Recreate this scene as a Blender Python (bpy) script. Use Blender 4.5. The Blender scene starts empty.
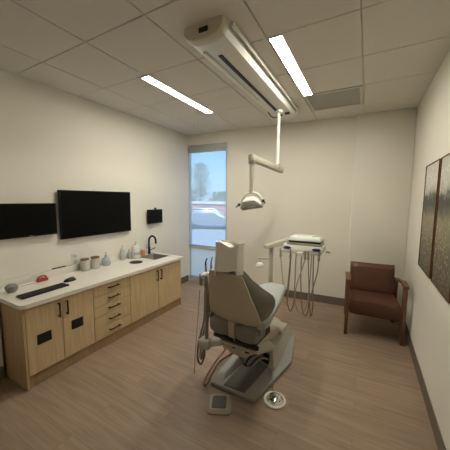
import bpy, bmesh, math, random
from mathutils import Vector, Matrix
random.seed(7)
sc = bpy.context.scene
COL = sc.collection
PI = math.pi

# ------------------------------------------------------------------ colour and materials
def lin(c):
    return c/12.92 if c <= .04045 else ((c+.055)/1.055)**2.4
def rgb(r, g, b):
    return (lin(r/255), lin(g/255), lin(b/255), 1)

def nmat(name):
    m = bpy.data.materials.new(name); m.use_nodes = True
    nt = m.node_tree; b = nt.nodes['Principled BSDF']
    return m, nt, b

def plain(name, col, rough=.5, metal=0, spec=.5, var=.06, scale=30, bump=0, bscale=200, coat=0, sheen=0):
    """one colour with a faint procedural mottling"""
    m, nt, b = nmat(name)
    tc = nt.nodes.new('ShaderNodeTexCoord')
    nz = nt.nodes.new('ShaderNodeTexNoise'); nz.inputs['Scale'].default_value = scale; nz.inputs['Detail'].default_value = 3
    nt.links.new(tc.outputs['Object'], nz.inputs['Vector'])
    mx = nt.nodes.new('ShaderNodeMix'); mx.data_type = 'RGBA'
    mx.inputs[6].default_value = tuple(c*(1-var) for c in col[:3])+(1,)
    mx.inputs[7].default_value = tuple(min(1, c*(1+var)) for c in col[:3])+(1,)
    nt.links.new(nz.outputs['Fac'], mx.inputs[0])
    nt.links.new(mx.outputs[2], b.inputs['Base Color'])
    b.inputs['Roughness'].default_value = rough; b.inputs['Metallic'].default_value = metal
    b.inputs['Specular IOR Level'].default_value = spec
    b.inputs['Coat Weight'].default_value = coat
    if sheen: b.inputs['Sheen Weight'].default_value = sheen
    if bump:
        n2 = nt.nodes.new('ShaderNodeTexNoise'); n2.inputs['Scale'].default_value = bscale
        nt.links.new(tc.outputs['Object'], n2.inputs['Vector'])
        bp = nt.nodes.new('ShaderNodeBump'); bp.inputs['Strength'].default_value = bump; bp.inputs['Distance'].default_value = .002
        nt.links.new(n2.outputs['Fac'], bp.inputs['Height']); nt.links.new(bp.outputs['Normal'], b.inputs['Normal'])
    return m

def wood(name, c0, c1, stretch, rough=.45, scale=6):
    m, nt, b = nmat(name)
    tc = nt.nodes.new('ShaderNodeTexCoord'); mp = nt.nodes.new('ShaderNodeMapping')
    mp.inputs['Scale'].default_value = stretch
    nt.links.new(tc.outputs['Object'], mp.inputs['Vector'])
    nz = nt.nodes.new('ShaderNodeTexNoise'); nz.inputs['Scale'].default_value = scale
    nz.inputs['Detail'].default_value = 6; nz.inputs['Distortion'].default_value = .5
    nt.links.new(mp.outputs['Vector'], nz.inputs['Vector'])
    cr = nt.nodes.new('ShaderNodeValToRGB')
    cr.color_ramp.elements[0].position = .3; cr.color_ramp.elements[0].color = c0
    cr.color_ramp.elements[1].position = .7; cr.color_ramp.elements[1].color = c1
    nt.links.new(nz.outputs['Fac'], cr.inputs['Fac']); nt.links.new(cr.outputs['Color'], b.inputs['Base Color'])
    b.inputs['Roughness'].default_value = rough
    return m

def emit(name, col, strength):
    m, nt, b = nmat(name)
    b.inputs['Base Color'].default_value = (.8, .8, .8, 1)
    b.inputs['Emission Color'].default_value = col; b.inputs['Emission Strength'].default_value = strength
    return m

def floor_mat():
    m, nt, b = nmat('wood_plank_floor')
    tc = nt.nodes.new('ShaderNodeTexCoord')
    br = nt.nodes.new('ShaderNodeTexBrick')
    br.inputs['Scale'].default_value = 1; br.inputs['Brick Width'].default_value = 1.22; br.inputs['Row Height'].default_value = .18
    br.inputs['Mortar Size'].default_value = .0016; br.inputs['Mortar Smooth'].default_value = .3; br.inputs['Bias'].default_value = 0
    br.offset = .37
    br.inputs['Color1'].default_value = (.0, .0, .0, 1); br.inputs['Color2'].default_value = (1, 1, 1, 1); br.inputs['Mortar'].default_value = (.3, .3, .3, 1)
    nt.links.new(tc.outputs['Object'], br.inputs['Vector'])
    # grain, stretched along the planks and shifted per plank
    sx = nt.nodes.new('ShaderNodeVectorMath'); sx.operation = 'MULTIPLY_ADD'
    sx.inputs[1].default_value = (1.2, 16, 1)
    sh = nt.nodes.new('ShaderNodeVectorMath'); sh.operation = 'SCALE'; sh.inputs['Scale'].default_value = 9
    nt.links.new(br.outputs['Color'], sh.inputs[0])
    nt.links.new(tc.outputs['Object'], sx.inputs[0]); nt.links.new(sh.outputs[0], sx.inputs[2])
    nz = nt.nodes.new('ShaderNodeTexNoise'); nz.inputs['Scale'].default_value = 1.6; nz.inputs['Detail'].default_value = 7; nz.inputs['Distortion'].default_value = .8
    nt.links.new(sx.outputs[0], nz.inputs['Vector'])
    cr = nt.nodes.new('ShaderNodeValToRGB')
    e = cr.color_ramp.elements
    e[0].position = .28; e[0].color = rgb(140, 120, 103)
    e[1].position = .74; e[1].color = rgb(167, 146, 126)
    k = e.new(.5); k.color = rgb(155, 134, 114)
    nt.links.new(nz.outputs['Fac'], cr.inputs['Fac'])
    hs = nt.nodes.new('ShaderNodeHueSaturation')
    mr = nt.nodes.new('ShaderNodeMapRange'); mr.inputs[3].default_value = .93; mr.inputs[4].default_value = 1.05
    sp = nt.nodes.new('ShaderNodeSeparateColor'); nt.links.new(br.outputs['Color'], sp.inputs[0])
    nt.links.new(sp.outputs[0], mr.inputs[0]); nt.links.new(mr.outputs[0], hs.inputs['Value'])
    nt.links.new(cr.outputs['Color'], hs.inputs['Color'])
    mx = nt.nodes.new('ShaderNodeMix'); mx.data_type = 'RGBA'
    mx.inputs[7].default_value = rgb(104, 80, 62)
    ml = nt.nodes.new('ShaderNodeMath'); ml.operation = 'MULTIPLY'; ml.inputs[1].default_value = .4
    nt.links.new(br.outputs['Fac'], ml.inputs[0]); nt.links.new(ml.outputs[0], mx.inputs[0])
    nt.links.new(hs.outputs['Color'], mx.inputs[6])
    nt.links.new(mx.outputs[2], b.inputs['Base Color'])
    b.inputs['Roughness'].default_value = .42; b.inputs['Specular IOR Level'].default_value = .35
    bp = nt.nodes.new('ShaderNodeBump'); bp.inputs['Strength'].default_value = .15; bp.inputs['Distance'].default_value = .001
    nt.links.new(nz.outputs['Fac'], bp.inputs['Height']); nt.links.new(bp.outputs['Normal'], b.inputs['Normal'])
    return m

def shade_mat():
    m, nt, b = nmat('shade_mesh_fabric'); nt.nodes.remove(b)
    out = nt.nodes['Material Output']
    tr = nt.nodes.new('ShaderNodeBsdfTransparent'); tr.inputs['Color'].default_value = (.9, .96, 1, 1)
    tl = nt.nodes.new('ShaderNodeBsdfTranslucent'); tl.inputs['Color'].default_value = rgb(248, 246, 240)
    df = nt.nodes.new('ShaderNodeBsdfDiffuse'); df.inputs['Color'].default_value = rgb(215, 216, 214)
    a = nt.nodes.new('ShaderNodeMixShader'); a.inputs[0].default_value = .3
    nt.links.new(tl.outputs[0], a.inputs[1]); nt.links.new(df.outputs[0], a.inputs[2])
    mx = nt.nodes.new('ShaderNodeMixShader')
    tc = nt.nodes.new('ShaderNodeTexCoord'); wv = nt.nodes.new('ShaderNodeTexWave')
    wv.bands_direction = 'Z'; wv.inputs['Scale'].default_value = 14
    nt.links.new(tc.outputs['Object'], wv.inputs['Vector'])
    mr = nt.nodes.new('ShaderNodeMapRange'); mr.inputs[3].default_value = .52; mr.inputs[4].default_value = .58
    nt.links.new(wv.outputs['Fac'], mr.inputs[0]); nt.links.new(mr.outputs[0], mx.inputs[0])
    nt.links.new(tr.outputs[0], mx.inputs[1]); nt.links.new(a.outputs[0], mx.inputs[2])
    nt.links.new(mx.outputs[0], out.inputs[0])
    return m

def frosted_mat():
    m, nt, b = nmat('frosted_panel'); nt.nodes.remove(b)
    out = nt.nodes['Material Output']
    tl = nt.nodes.new('ShaderNodeBsdfTranslucent'); tl.inputs['Color'].default_value = rgb(252, 242, 226)
    df = nt.nodes.new('ShaderNodeBsdfDiffuse'); df.inputs['Color'].default_value = rgb(225, 230, 235)
    tc = nt.nodes.new('ShaderNodeTexCoord'); nz = nt.nodes.new('ShaderNodeTexNoise'); nz.inputs['Scale'].default_value = 4
    nt.links.new(tc.outputs['Object'], nz.inputs['Vector'])
    mr = nt.nodes.new('ShaderNodeMapRange'); mr.inputs[3].default_value = .22; mr.inputs[4].default_value = .28
    mx = nt.nodes.new('ShaderNodeMixShader')
    nt.links.new(nz.outputs['Fac'], mr.inputs[0]); nt.links.new(mr.outputs[0], mx.inputs[0])
    nt.links.new(tl.outputs[0], mx.inputs[1]); nt.links.new(df.outputs[0], mx.inputs[2])
    nt.links.new(mx.outputs[0], out.inputs[0])
    return m

def glass_mat(name='window_glass', tint=(.95, .98, .98, 1), gloss=.06):
    m, nt, b = nmat(name); nt.nodes.remove(b)
    out = nt.nodes['Material Output']
    tr = nt.nodes.new('ShaderNodeBsdfTransparent'); tr.inputs['Color'].default_value = tint
    gl = nt.nodes.new('ShaderNodeBsdfGlossy'); gl.inputs['Roughness'].default_value = .05
    fr = nt.nodes.new('ShaderNodeFresnel'); fr.inputs['IOR'].default_value = 1.35
    mx = nt.nodes.new('ShaderNodeMixShader')
    nt.links.new(fr.outputs[0], mx.inputs[0]); nt.links.new(tr.outputs[0], mx.inputs[1]); nt.links.new(gl.outputs[0], mx.inputs[2])
    nt.links.new(mx.outputs[0], out.inputs[0])
    return m

def milky_mat(name, col, trans=.4):
    """cloudy clear plastic or jar glass"""
    m, nt, b = nmat(name)
    b.inputs['Base Color'].default_value = col; b.inputs['Roughness'].default_value = .15
    out = nt.nodes['Material Output']
    tr = nt.nodes.new('ShaderNodeBsdfTransparent')
    lw = nt.nodes.new('ShaderNodeLayerWeight'); lw.inputs['Blend'].default_value = .35
    mr = nt.nodes.new('ShaderNodeMapRange'); mr.inputs[3].default_value = 1-trans; mr.inputs[4].default_value = .9
    nt.links.new(lw.outputs['Facing'], mr.inputs[0])
    mx = nt.nodes.new('ShaderNodeMixShader')
    nt.links.new(mr.outputs[0], mx.inputs[0]); nt.links.new(tr.outputs[0], mx.inputs[1]); nt.links.new(b.outputs[0], mx.inputs[2])
    nt.links.new(mx.outputs[0], out.inputs[0])
    return m

def picture_mat():
    """misty meadow: pale sky, dark tree line, tall pale grass"""
    m, nt, b = nmat('meadow_print')
    tc = nt.nodes.new('ShaderNodeTexCoord'); sp = nt.nodes.new('ShaderNodeSeparateXYZ')
    nt.links.new(tc.outputs['Object'], sp.inputs[0])
    n1 = nt.nodes.new('ShaderNodeTexNoise'); n1.inputs['Scale'].default_value = 13; n1.inputs['Detail'].default_value = 8
    nt.links.new(tc.outputs['Object'], n1.inputs['Vector'])
    wob = nt.nodes.new('ShaderNodeMath'); wob.operation = 'MULTIPLY_ADD'; wob.inputs[1].default_value = .22; wob.inputs[2].default_value = -.11
    nt.links.new(n1.outputs['Fac'], wob.inputs[0])
    ad = nt.nodes.new('ShaderNodeMath'); ad.operation = 'ADD'
    nt.links.new(sp.outputs['Z'], ad.inputs[0]); nt.links.new(wob.outputs[0], ad.inputs[1])
    mr = nt.nodes.new('ShaderNodeMapRange'); mr.inputs[1].default_value = -.46; mr.inputs[2].default_value = .46
    nt.links.new(ad.outputs[0], mr.inputs[0])
    cr = nt.nodes.new('ShaderNodeValToRGB'); e = cr.color_ramp.elements
    e[0].position = 0; e[0].color = rgb(112, 102, 80)
    e[1].position = 1; e[1].color = rgb(210, 207, 196)
    for p, c in ((.18, rgb(136, 127, 104)), (.36, rgb(158, 148, 122)), (.5, rgb(150, 141, 116)), (.57, rgb(104, 104, 88)), (.62, rgb(74, 78, 70)), (.70, rgb(84, 88, 82)), (.725, rgb(176, 173, 160)), (.82, rgb(216, 214, 206))):
        k = e.new(p); k.color = c
    nt.links.new(mr.outputs[0], cr.inputs['Fac'])
    # grass blades and flower specks in the lower half
    mp = nt.nodes.new('ShaderNodeMapping'); mp.inputs['Scale'].default_value = (1, 90, 10)
    nt.links.new(tc.outputs['Object'], mp.inputs['Vector'])
    n2 = nt.nodes.new('ShaderNodeTexNoise'); n2.inputs['Scale'].default_value = 1; n2.inputs['Detail'].default_value = 4
    nt.links.new(mp.outputs['Vector'], n2.inputs['Vector'])
    n3 = nt.nodes.new('ShaderNodeTexVoronoi'); n3.inputs['Scale'].default_value = 34
    nt.links.new(tc.outputs['Object'], n3.inputs['Vector'])
    sc_ = nt.nodes.new('ShaderNodeMapRange'); sc_.inputs[1].default_value = .05; sc_.inputs[2].default_value = .35; sc_.inputs[3].default_value = 2.4; sc_.inputs[4].default_value = .5
    nt.links.new(n3.outputs['Distance'], sc_.inputs[0])
    low = nt.nodes.new('ShaderNodeMapRange'); low.inputs[1].default_value = -.2; low.inputs[2].default_value = .0; low.inputs[3].default_value = 1; low.inputs[4].default_value = .3
    nt.links.new(sp.outputs['Z'], low.inputs[0])
    m1 = nt.nodes.new('ShaderNodeMath'); m1.operation = 'MULTIPLY_ADD'; m1.inputs[1].default_value = 2.2; m1.inputs[2].default_value = -.1
    nt.links.new(n2.outputs['Fac'], m1.inputs[0])
    m2 = nt.nodes.new('ShaderNodeMath'); m2.operation = 'MULTIPLY'
    nt.links.new(m1.outputs[0], m2.inputs[0]); nt.links.new(sc_.outputs[0], m2.inputs[1])
    m3 = nt.nodes.new('ShaderNodeMix'); m3.data_type = 'FLOAT'; m3.inputs[2].default_value = 1
    nt.links.new(low.outputs[0], m3.inputs[0]); nt.links.new(m2.outputs[0], m3.inputs[3])
    hs = nt.nodes.new('ShaderNodeHueSaturation'); nt.links.new(cr.outputs['Color'], hs.inputs['Color']); nt.links.new(m3.outputs[0], hs.inputs['Value'])
    nt.links.new(hs.outputs['Color'], b.inputs['Base Color'])
    b.inputs['Roughness'].default_value = .6
    return m

M = {}
M['wall'] = plain('wall_paint', rgb(232, 228, 217), .75, var=.012, scale=3, bump=.12, bscale=350, spec=.25)
M['ceil'] = plain('ceiling_tile', rgb(219, 214, 205), .9, var=.03, scale=120, bump=.4, bscale=500, spec=.1)
M['grid'] = plain('ceiling_grid_metal', rgb(205, 198, 186), .6, var=.02)
M['floor'] = floor_mat()
M['base'] = plain('rubber_baseboard', rgb(112, 102, 90), .6, var=.05)
M['frame'] = plain('window_frame_paint', rgb(190, 198, 202), .5, var=.02)
M['fascia'] = plain('shade_fascia', rgb(178, 184, 184), .5, var=.03)
M['shade'] = shade_mat()
M['frost'] = frosted_mat()
M['glass'] = glass_mat()
M['oak'] = wood('pale_oak_laminate', rgb(196, 171, 132), rgb(214, 190, 152), (9, 9, .7), .5, 5)
M['oakend'] = wood('pale_oak_end_panel', rgb(186, 160, 122), rgb(204, 178, 140), (9, 9, .7), .5, 5)
M['kick'] = wood('toe_kick_laminate', rgb(160, 134, 100), rgb(180, 154, 118), (9, 9, .7), .6, 5)
M['quartz'] = plain('white_quartz', rgb(232, 228, 218), .22, var=.02, scale=14)
M['black'] = plain('black_metal', rgb(26, 25, 24), .4, var=.05)
M['blackplate'] = plain('black_plate', rgb(14, 14, 14), .6, var=.05)
M['bronze'] = plain('dark_bronze_handle', rgb(46, 34, 26), .35, metal=.6, var=.05)
M['screen'] = plain('dark_screen', rgb(10, 10, 10), .3, var=.02, spec=.12)
M['bezel'] = plain('screen_bezel', rgb(16, 16, 17), .45, var=.03, spec=.2)
M['keys'] = plain('keycap', rgb(36, 37, 40), .6)
M['steel'] = plain('brushed_steel', rgb(150, 146, 140), .32, metal=.9, var=.06)
M['sinksteel'] = plain('satin_sink_steel', rgb(176, 170, 160), .45, metal=.35, var=.05)
M['chrome'] = plain('chrome', rgb(225, 225, 225), .08, metal=1, var=.01)
M['white'] = plain('white_plastic', rgb(226, 224, 215), .35, var=.015)
M['offwhite'] = plain('offwhite_plastic', rgb(205, 200, 186), .4, var=.02)
M['track'] = plain('track_paint', rgb(220, 220, 212), .35, var=.015)
M['armgrey'] = plain('grey_beige_arm', rgb(186, 181, 166), .4, var=.02)
M['endcap'] = plain('track_end_cap', rgb(206, 198, 180), .45, var=.05)
M['lightgrey'] = plain('light_grey_plastic', rgb(196, 191, 178), .4, var=.02)
M['grey'] = plain('grey_plastic', rgb(150, 146, 134), .45, var=.03)
M['taupe'] = plain('taupe_shell_plastic', rgb(192, 182, 162), .5, var=.02)
M['vinyl'] = plain('grey_green_vinyl', rgb(172, 178, 174), .38, var=.03, bump=.1, bscale=60)
M['vinyldark'] = plain('grey_vinyl_side', rgb(130, 128, 119), .45, var=.04)
M['plate'] = plain('chair_base_plate', rgb(150, 150, 144), .5, var=.04)
M['coverblue'] = plain('blue_grey_cover', rgb(172, 175, 174), .4, var=.03)
M['mat'] = plain('dark_rubber_mat', rgb(92, 90, 82), .7, var=.06)
M['pedal'] = plain('pedal_grey', rgb(162, 154, 138), .5, var=.03)
M['dark'] = plain('dark_mechanism', rgb(34, 32, 29), .55, var=.08)
M['hose'] = plain('grey_hose', rgb(128, 118, 102), .5, var=.03)
M['hosebrown'] = plain('brown_hose', rgb(140, 104, 80), .5, var=.03)
M['hoselight'] = plain('pale_hose', rgb(168, 158, 140), .5, var=.03)
M['towel'] = plain('white_paper_cloth', rgb(250, 247, 240), .9, var=.03, scale=60, bump=.3, bscale=90)
M['trayg'] = plain('pale_green_tray', rgb(214, 222, 212), .4, var=.03)
M['blue'] = plain('navy_blue_plastic', rgb(44, 50, 104), .4)
M['leather'] = plain('brown_leather', rgb(88, 54, 40), .42, var=.1, scale=18, bump=.25, bscale=140)
M['walnut'] = wood('walnut_wood', rgb(92, 62, 40), rgb(122, 86, 56), (6, 6, 1.2), .45, 8)
M['pframe'] = wood('brown_picture_frame', rgb(92, 58, 32), rgb(120, 78, 44), (3, 3, 3), .5, 6)
M['print'] = picture_mat()
M['vent'] = plain('perforated_vent', rgb(160, 158, 148), .6, var=.25, scale=260)
M['light'] = emit('light_diffuser', (1, .94, .80, 1), 71)
M['felt'] = plain('grey_knit_fabric', rgb(140, 138, 134), .9, var=.15, scale=220, bump=.4, bscale=300)
M['red'] = plain('red_plastic', rgb(178, 56, 44), .4)
M['jar'] = milky_mat('jar_glass', rgb(228, 226, 214), .35)
M['jarfill'] = plain('cotton_white', rgb(232, 228, 216), .9)
M['clear'] = milky_mat('clear_plastic', rgb(214, 218, 214), .5)
M['bluish'] = milky_mat('blue_tinted_plastic', rgb(190, 200, 208), .2)
M['cork'] = wood('bamboo_lid', rgb(104, 74, 48), rgb(124, 92, 62), (4, 4, 4), .6, 8)
M['orange'] = plain('orange_plastic', rgb(206, 138, 92), .4)
M['labelgrey'] = plain('grey_label', rgb(176, 182, 186), .5)
M['asphalt'] = plain('asphalt', rgb(178, 180, 178), .9, var=.08, scale=3)
M['brick'] = plain('pink_brick_wall', rgb(214, 150, 140), .85, var=.12, scale=4)
M['coping'] = plain('pale_coping', rgb(220, 214, 206), .7)
M['leaf'] = plain('tree_leaf', rgb(104, 124, 84), .8, var=.25, scale=2)
M['leafpale'] = plain('pale_tree_leaf', rgb(158, 166, 140), .8, var=.2, scale=2)
M['bark'] = plain('tree_bark', rgb(110, 94, 78), .9, var=.2)
M['carpaint'] = plain('silver_car_paint', rgb(140, 148, 156), .3, metal=.2, coat=.5)
M['carglass'] = plain('dark_car_glass', rgb(48, 58, 68), .1)
M['tyre'] = plain('tyre_rubber', rgb(36, 36, 38), .8)
M['tail'] = plain('red_lamp_lens', rgb(150, 30, 28), .2)

# ------------------------------------------------------------------ mesh builder
def catmull(pts, n=8):
    P = [Vector(p) for p in pts]
    if len(P) < 3: return P
    Q = [P[0]*2-P[1]]+P+[P[-1]*2-P[-2]]
    out = []
    for i in range(1, len(Q)-2):
        a, b, c, d = Q[i-1], Q[i], Q[i+1], Q[i+2]
        for k in range(n):
            t = k/n
            out.append(.5*((2*b)+(c-a)*t+(2*a-5*b+4*c-d)*t*t+(3*b-a-3*c+d)*t**3))
    out.append(P[-1]); return out

class MB:
    def __init__(s): s.bm = bmesh.new()
    def merge(s, b, mi=0):
        bmesh.ops.recalc_face_normals(b, faces=b.faces[:])
        for f in b.faces: f.material_index = mi
        me = bpy.data.meshes.new('tmp'); b.to_mesh(me); b.free()
        s.bm.from_mesh(me); bpy.data.meshes.remove(me)
    def bev(s, b, r, seg=2, edges=None):
        if r > 0:
            bmesh.ops.bevel(b, geom=edges or b.edges[:], offset=r, segments=seg, profile=.5, affect='EDGES', clamp_overlap=True)
    def box(s, c, size, bev=0, rot=None, mi=0, seg=2):
        b = bmesh.new(); bmesh.ops.create_cube(b, size=1)
        for v in b.verts: v.co = Vector((v.co.x*size[0], v.co.y*size[1], v.co.z*size[2]))
        s.bev(b, bev, seg)
        mt = Matrix.Translation(Vector(c)) @ (rot.to_4x4() if rot is not None else Matrix.Identity(4))
        b.transform(mt); s.merge(b, mi); return s
    def span(s, lo, hi, bev=0, mi=0, seg=2):
        return s.box([(a+b)/2 for a, b in zip(lo, hi)], [abs(b-a) for a, b in zip(lo, hi)], bev, None, mi, seg)
    def bar(s, p0, p1, w, h, bev=0, mi=0, up=(0, 0, 1)):
        """rectangular bar from p0 to p1: w across, h along up"""
        p0, p1 = Vector(p0), Vector(p1); d = (p1-p0); L = d.length; d.normalize()
        u = Vector(up); x = d.cross(u)
        if x.length < 1e-4: x = d.cross(Vector((0, 1, 0)))
        x.normalize(); z = x.cross(d)
        R = Matrix((x, d, z)).transposed()
        return s.box((p0+p1)/2, (w, L, h), bev, R, mi)
    def prism(s, poly, z0, z1, bev=0, mi=0, axis='z', seg=2):
        b = bmesh.new()
        def P(p, z):
            return {'z': (p[0], p[1], z), 'y': (p[0], z, p[1]), 'x': (z, p[0], p[1])}[axis]
        lo = [b.verts.new(P(p, z0)) for p in poly]; hi = [b.verts.new(P(p, z1)) for p in poly]
        n = len(poly)
        b.faces.new(lo[::-1]); b.faces.new(hi)
        for i in range(n): b.faces.new((lo[i], lo[(i+1) % n], hi[(i+1) % n], hi[i]))
        s.bev(b, bev, seg); s.merge(b, mi); return s
    def hexa(s, bot, top, bev=0, mi=0):
        """eight corners: four below, four above"""
        b = bmesh.new()
        lo = [b.verts.new(p) for p in bot]; hi = [b.verts.new(p) for p in top]
        b.faces.new(lo[::-1]); b.faces.new(hi)
        for i in range(4): b.faces.new((lo[i], lo[(i+1) % 4], hi[(i+1) % 4], hi[i]))
        s.bev(b, bev); s.merge(b, mi); return s
    def tube(s, pts, r, seg=10, mi=0, smooth=8, cap=True):
        P = catmull(pts, smooth) if smooth else [Vector(p) for p in pts]
        rs = r if isinstance(r, (list, tuple)) else [r]*len(P)
        if len(rs) != len(P):
            rs = [rs[0]+(rs[-1]-rs[0])*i/(len(P)-1) for i in range(len(P))]
        b = bmesh.new(); rings = []
        t = (P[1]-P[0]).normalized()
        n = t.orthogonal().normalized()
        for i, p in enumerate(P):
            t2 = (P[min(i+1, len(P)-1)]-P[max(i-1, 0)])
            if t2.length > 1e-9: t2.normalize()
            else: t2 = t
            q = t.rotation_difference(t2); n = (q @ n).normalized(); t = t2
            bi = t.cross(n)
            rings.append([b.verts.new(p+rs[i]*(math.cos(2*PI*k/seg)*n+math.sin(2*PI*k/seg)*bi)) for k in range(seg)])
        for a, c in zip(rings, rings[1:]):
            for k in range(seg): b.faces.new((a[k], a[(k+1) % seg], c[(k+1) % seg], c[k]))
        if cap: b.faces.new(rings[0][::-1]); b.faces.new(rings[-1])
        s.merge(b, mi); return s
    def cyl(s, p0, p1, r0, r1=None, seg=20, mi=0):
        return s.tube([p0, p1], [r0, r0 if r1 is None else r1], seg, mi, 0)
    def lathe(s, prof, c=(0, 0, 0), seg=24, mi=0, rot=None):
        """prof: (radius, height) from bottom to top"""
        b = bmesh.new(); rings = []
        for r, z in prof:
            rings.append([b.verts.new((max(r, 1e-4)*math.cos(2*PI*k/seg), max(r, 1e-4)*math.sin(2*PI*k/seg), z)) for k in range(seg)])
        for a, d in zip(rings, rings[1:]):
            for k in range(seg): b.faces.new((a[k], a[(k+1) % seg], d[(k+1) % seg], d[k]))
        b.faces.new(rings[0][::-1]); b.faces.new(rings[-1])
        b.transform(Matrix.Translation(Vector(c)) @ (rot.to_4x4() if rot is not None else Matrix.Identity(4)))
        s.merge(b, mi); return s
    def loft(s, secs, mi=0):
        """closed rings of equal length, capped"""
        b = bmesh.new(); R = [[b.verts.new(p) for p in q] for q in secs]; n = len(R[0])
        for a, c in zip(R, R[1:]):
            for k in range(n): b.faces.new((a[k], a[(k+1) % n], c[(k+1) % n], c[k]))
        b.faces.new(R[0][::-1]); b.faces.new(R[-1])
        s.merge(b, mi); return s
    def sheet(s, f, nu, nv, th, mi=0):
        """closed slab: surface f(u,v) with thickness th along its normal"""
        g = [[Vector(f(i/nu, j/nv)) for j in range(nv+1)] for i in range(nu+1)]
        b = bmesh.new(); A = []; B = []
        for i in range(nu+1):
            ra = []; rb = []
            for j in range(nv+1):
                du = g[min(i+1, nu)][j]-g[max(i-1, 0)][j]; dv = g[i][min(j+1, nv)]-g[i][max(j-1, 0)]
                n = du.cross(dv)
                if n.length > 1e-12: n.normalize()
                t = th(i/nu, j/nv) if callable(th) else th
                ra.append(b.verts.new(g[i][j]+n*t/2)); rb.append(b.verts.new(g[i][j]-n*t/2))
            A.append(ra); B.append(rb)
        for i in range(nu):
            for j in range(nv):
                b.faces.new((A[i][j], A[i+1][j], A[i+1][j+1], A[i][j+1])); b.faces.new((B[i][j], B[i][j+1], B[i+1][j+1], B[i+1][j]))
        for i in range(nu):
            b.faces.new((A[i][0], B[i][0], B[i+1][0], A[i+1][0])); b.faces.new((A[i][nv], A[i+1][nv], B[i+1][nv], B[i][nv]))
        for j in range(nv):
            b.faces.new((A[0][j], A[0][j+1], B[0][j+1], B[0][j])); b.faces.new((A[nu][j], B[nu][j], B[nu][j+1], A[nu][j+1]))
        s.merge(b, mi); return s
    def build(s, name, mats, parent=None, loc=None, ang=35, sub=0):
        me = bpy.data.meshes.new(name); s.bm.to_mesh(me); s.bm.free()
        for m in (mats if isinstance(mats, (list, tuple)) else [mats]): me.materials.append(m)
        if loc is not None and parent is None:
            me.transform(Matrix.Translation(-Vector(loc)))
        elif parent is not None and parent.get('_w') is not None:
            me.transform(Matrix.Translation(-Vector(parent['_w'])))
        for p in me.polygons: p.use_smooth = True
        me.set_sharp_from_angle(angle=math.radians(ang))
        o = bpy.data.objects.new(name, me); COL.objects.link(o)
        if parent is not None: o.parent = parent
        elif loc is not None: o.location = loc
        if sub:
            md = o.modifiers.new('Subdivision', 'SUBSURF'); md.levels = sub; md.render_levels = sub
        return o

def tag(o, label, cat, group=None):
    o['label'] = label; o['category'] = cat
    if group: o['group'] = group
    return o
def thing(name, label, cat, loc, rz=0, group=None, world=True):
    """Empty at the base; with world=True its parts are given in world coordinates"""
    o = bpy.data.objects.new(name, None); COL.objects.link(o)
    o.empty_display_size = .1; o.location = loc; o.rotation_euler = (0, 0, rz)
    if world: o['_w'] = list(loc)
    return tag(o, label, cat, group)
def sub(o, parent_root):
    """let a part carry sub-parts given in the same coordinates"""
    if parent_root.get('_w') is not None: o['_w'] = list(parent_root['_w'])
    return o
def struct(o):
    o['kind'] = 'structure'; return o
def copy_tree(o, parent=None):
    c = o.copy(); COL.objects.link(c)
    if parent is not None: c.parent = parent
    for ch in list(o.children): copy_tree(ch, c)
    return c

# ------------------------------------------------------------------ the room
H = 2.775; XL = -2.994; XR = .498; YN = -1.15
def yb(x): return 3.965+.072*(x+2.994)         # the back wall stands slightly askew
T = .16; WX = -2.18; XS = -.19                 # window's right edge, step in the back wall
struct(MB().prism([(XL-T, YN-T), (XR+T, YN-T), (XR+T, 4.6), (XL-T, 4.3)], -.2, 0).build('floor', M['floor']))
# ceiling: lay-in tiles with tegular edges over a metal grid
cb = MB()
cb.prism([(XL-T, YN-T), (XR+T, YN-T), (XR+T, 4.6), (XL-T, 4.35)], H+.012, H+.15, mi=1)
gx = [XL]+[-.095-.61*k for k in (4, 3, 2, 1, 0)]+[XR]
gy = [YN]+[1.30-.598*k for k in (3, 2, 1)]+[1.30, 1.898, 2.496, 3.094, 3.692, 4.45]
for a, b in zip(gx, gx[1:]):
    for c, d in zip(gy, gy[1:]):
        g = .0035
        lo = (a+(g if a > XL else -.05), c+g); hi = (b-(g if b < XR else -.05), d-g)
        if abs(a+.705) < .01 and abs(c-3.094) < .01: continue    # the air vent lies in this cell
        cb.prism([(lo[0], lo[1]), (hi[0], lo[1]), (hi[0], hi[1]), (lo[0], hi[1])], H, H+.014, .003, seg=1)
struct(cb.build('ceiling', [M['ceil'], M['grid']]))
SXL, SYL = -2.752, .936       # short return of the wall at the near end of the cabinets
struct(MB().span((XL-T, YN-T, 0), (XL, 4.04, H+.02)).build('wall_left', M['wall']))
struct(MB().span((XL-.01, YN-.01, 0), (SXL, SYL, H+.02)).build('wall_corner', M['wall']))
struct(MB().span((XR, YN-T, 0), (XR+T, 4.5, H+.02)).build('wall_right', M['wall']))
struct(MB().span((XL, YN-T, 0), (XR, YN, H+.02)).build('wall_near', M['wall']))
WT = 2.585; WS = .70                              # window head and sill
wb = MB()
wb.prism([(WX, yb(WX)), (XS, yb(XS)), (XS, yb(XS)+.3), (WX, yb(WX)+.3)], 0, H+.02)
wb.prism([(XL, yb(XL)), (WX, yb(WX)), (WX, yb(WX)+.3), (XL, yb(XL)+.3)], WT, H+.02)
wb.prism([(XS, yb(XS)-.07), (XR, yb(XR)-.07), (XR, yb(XR)+.25), (XS, yb(XS)+.25)], 0, H+.02, .012)
struct(wb.build('wall_back', M['wall']))
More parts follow.
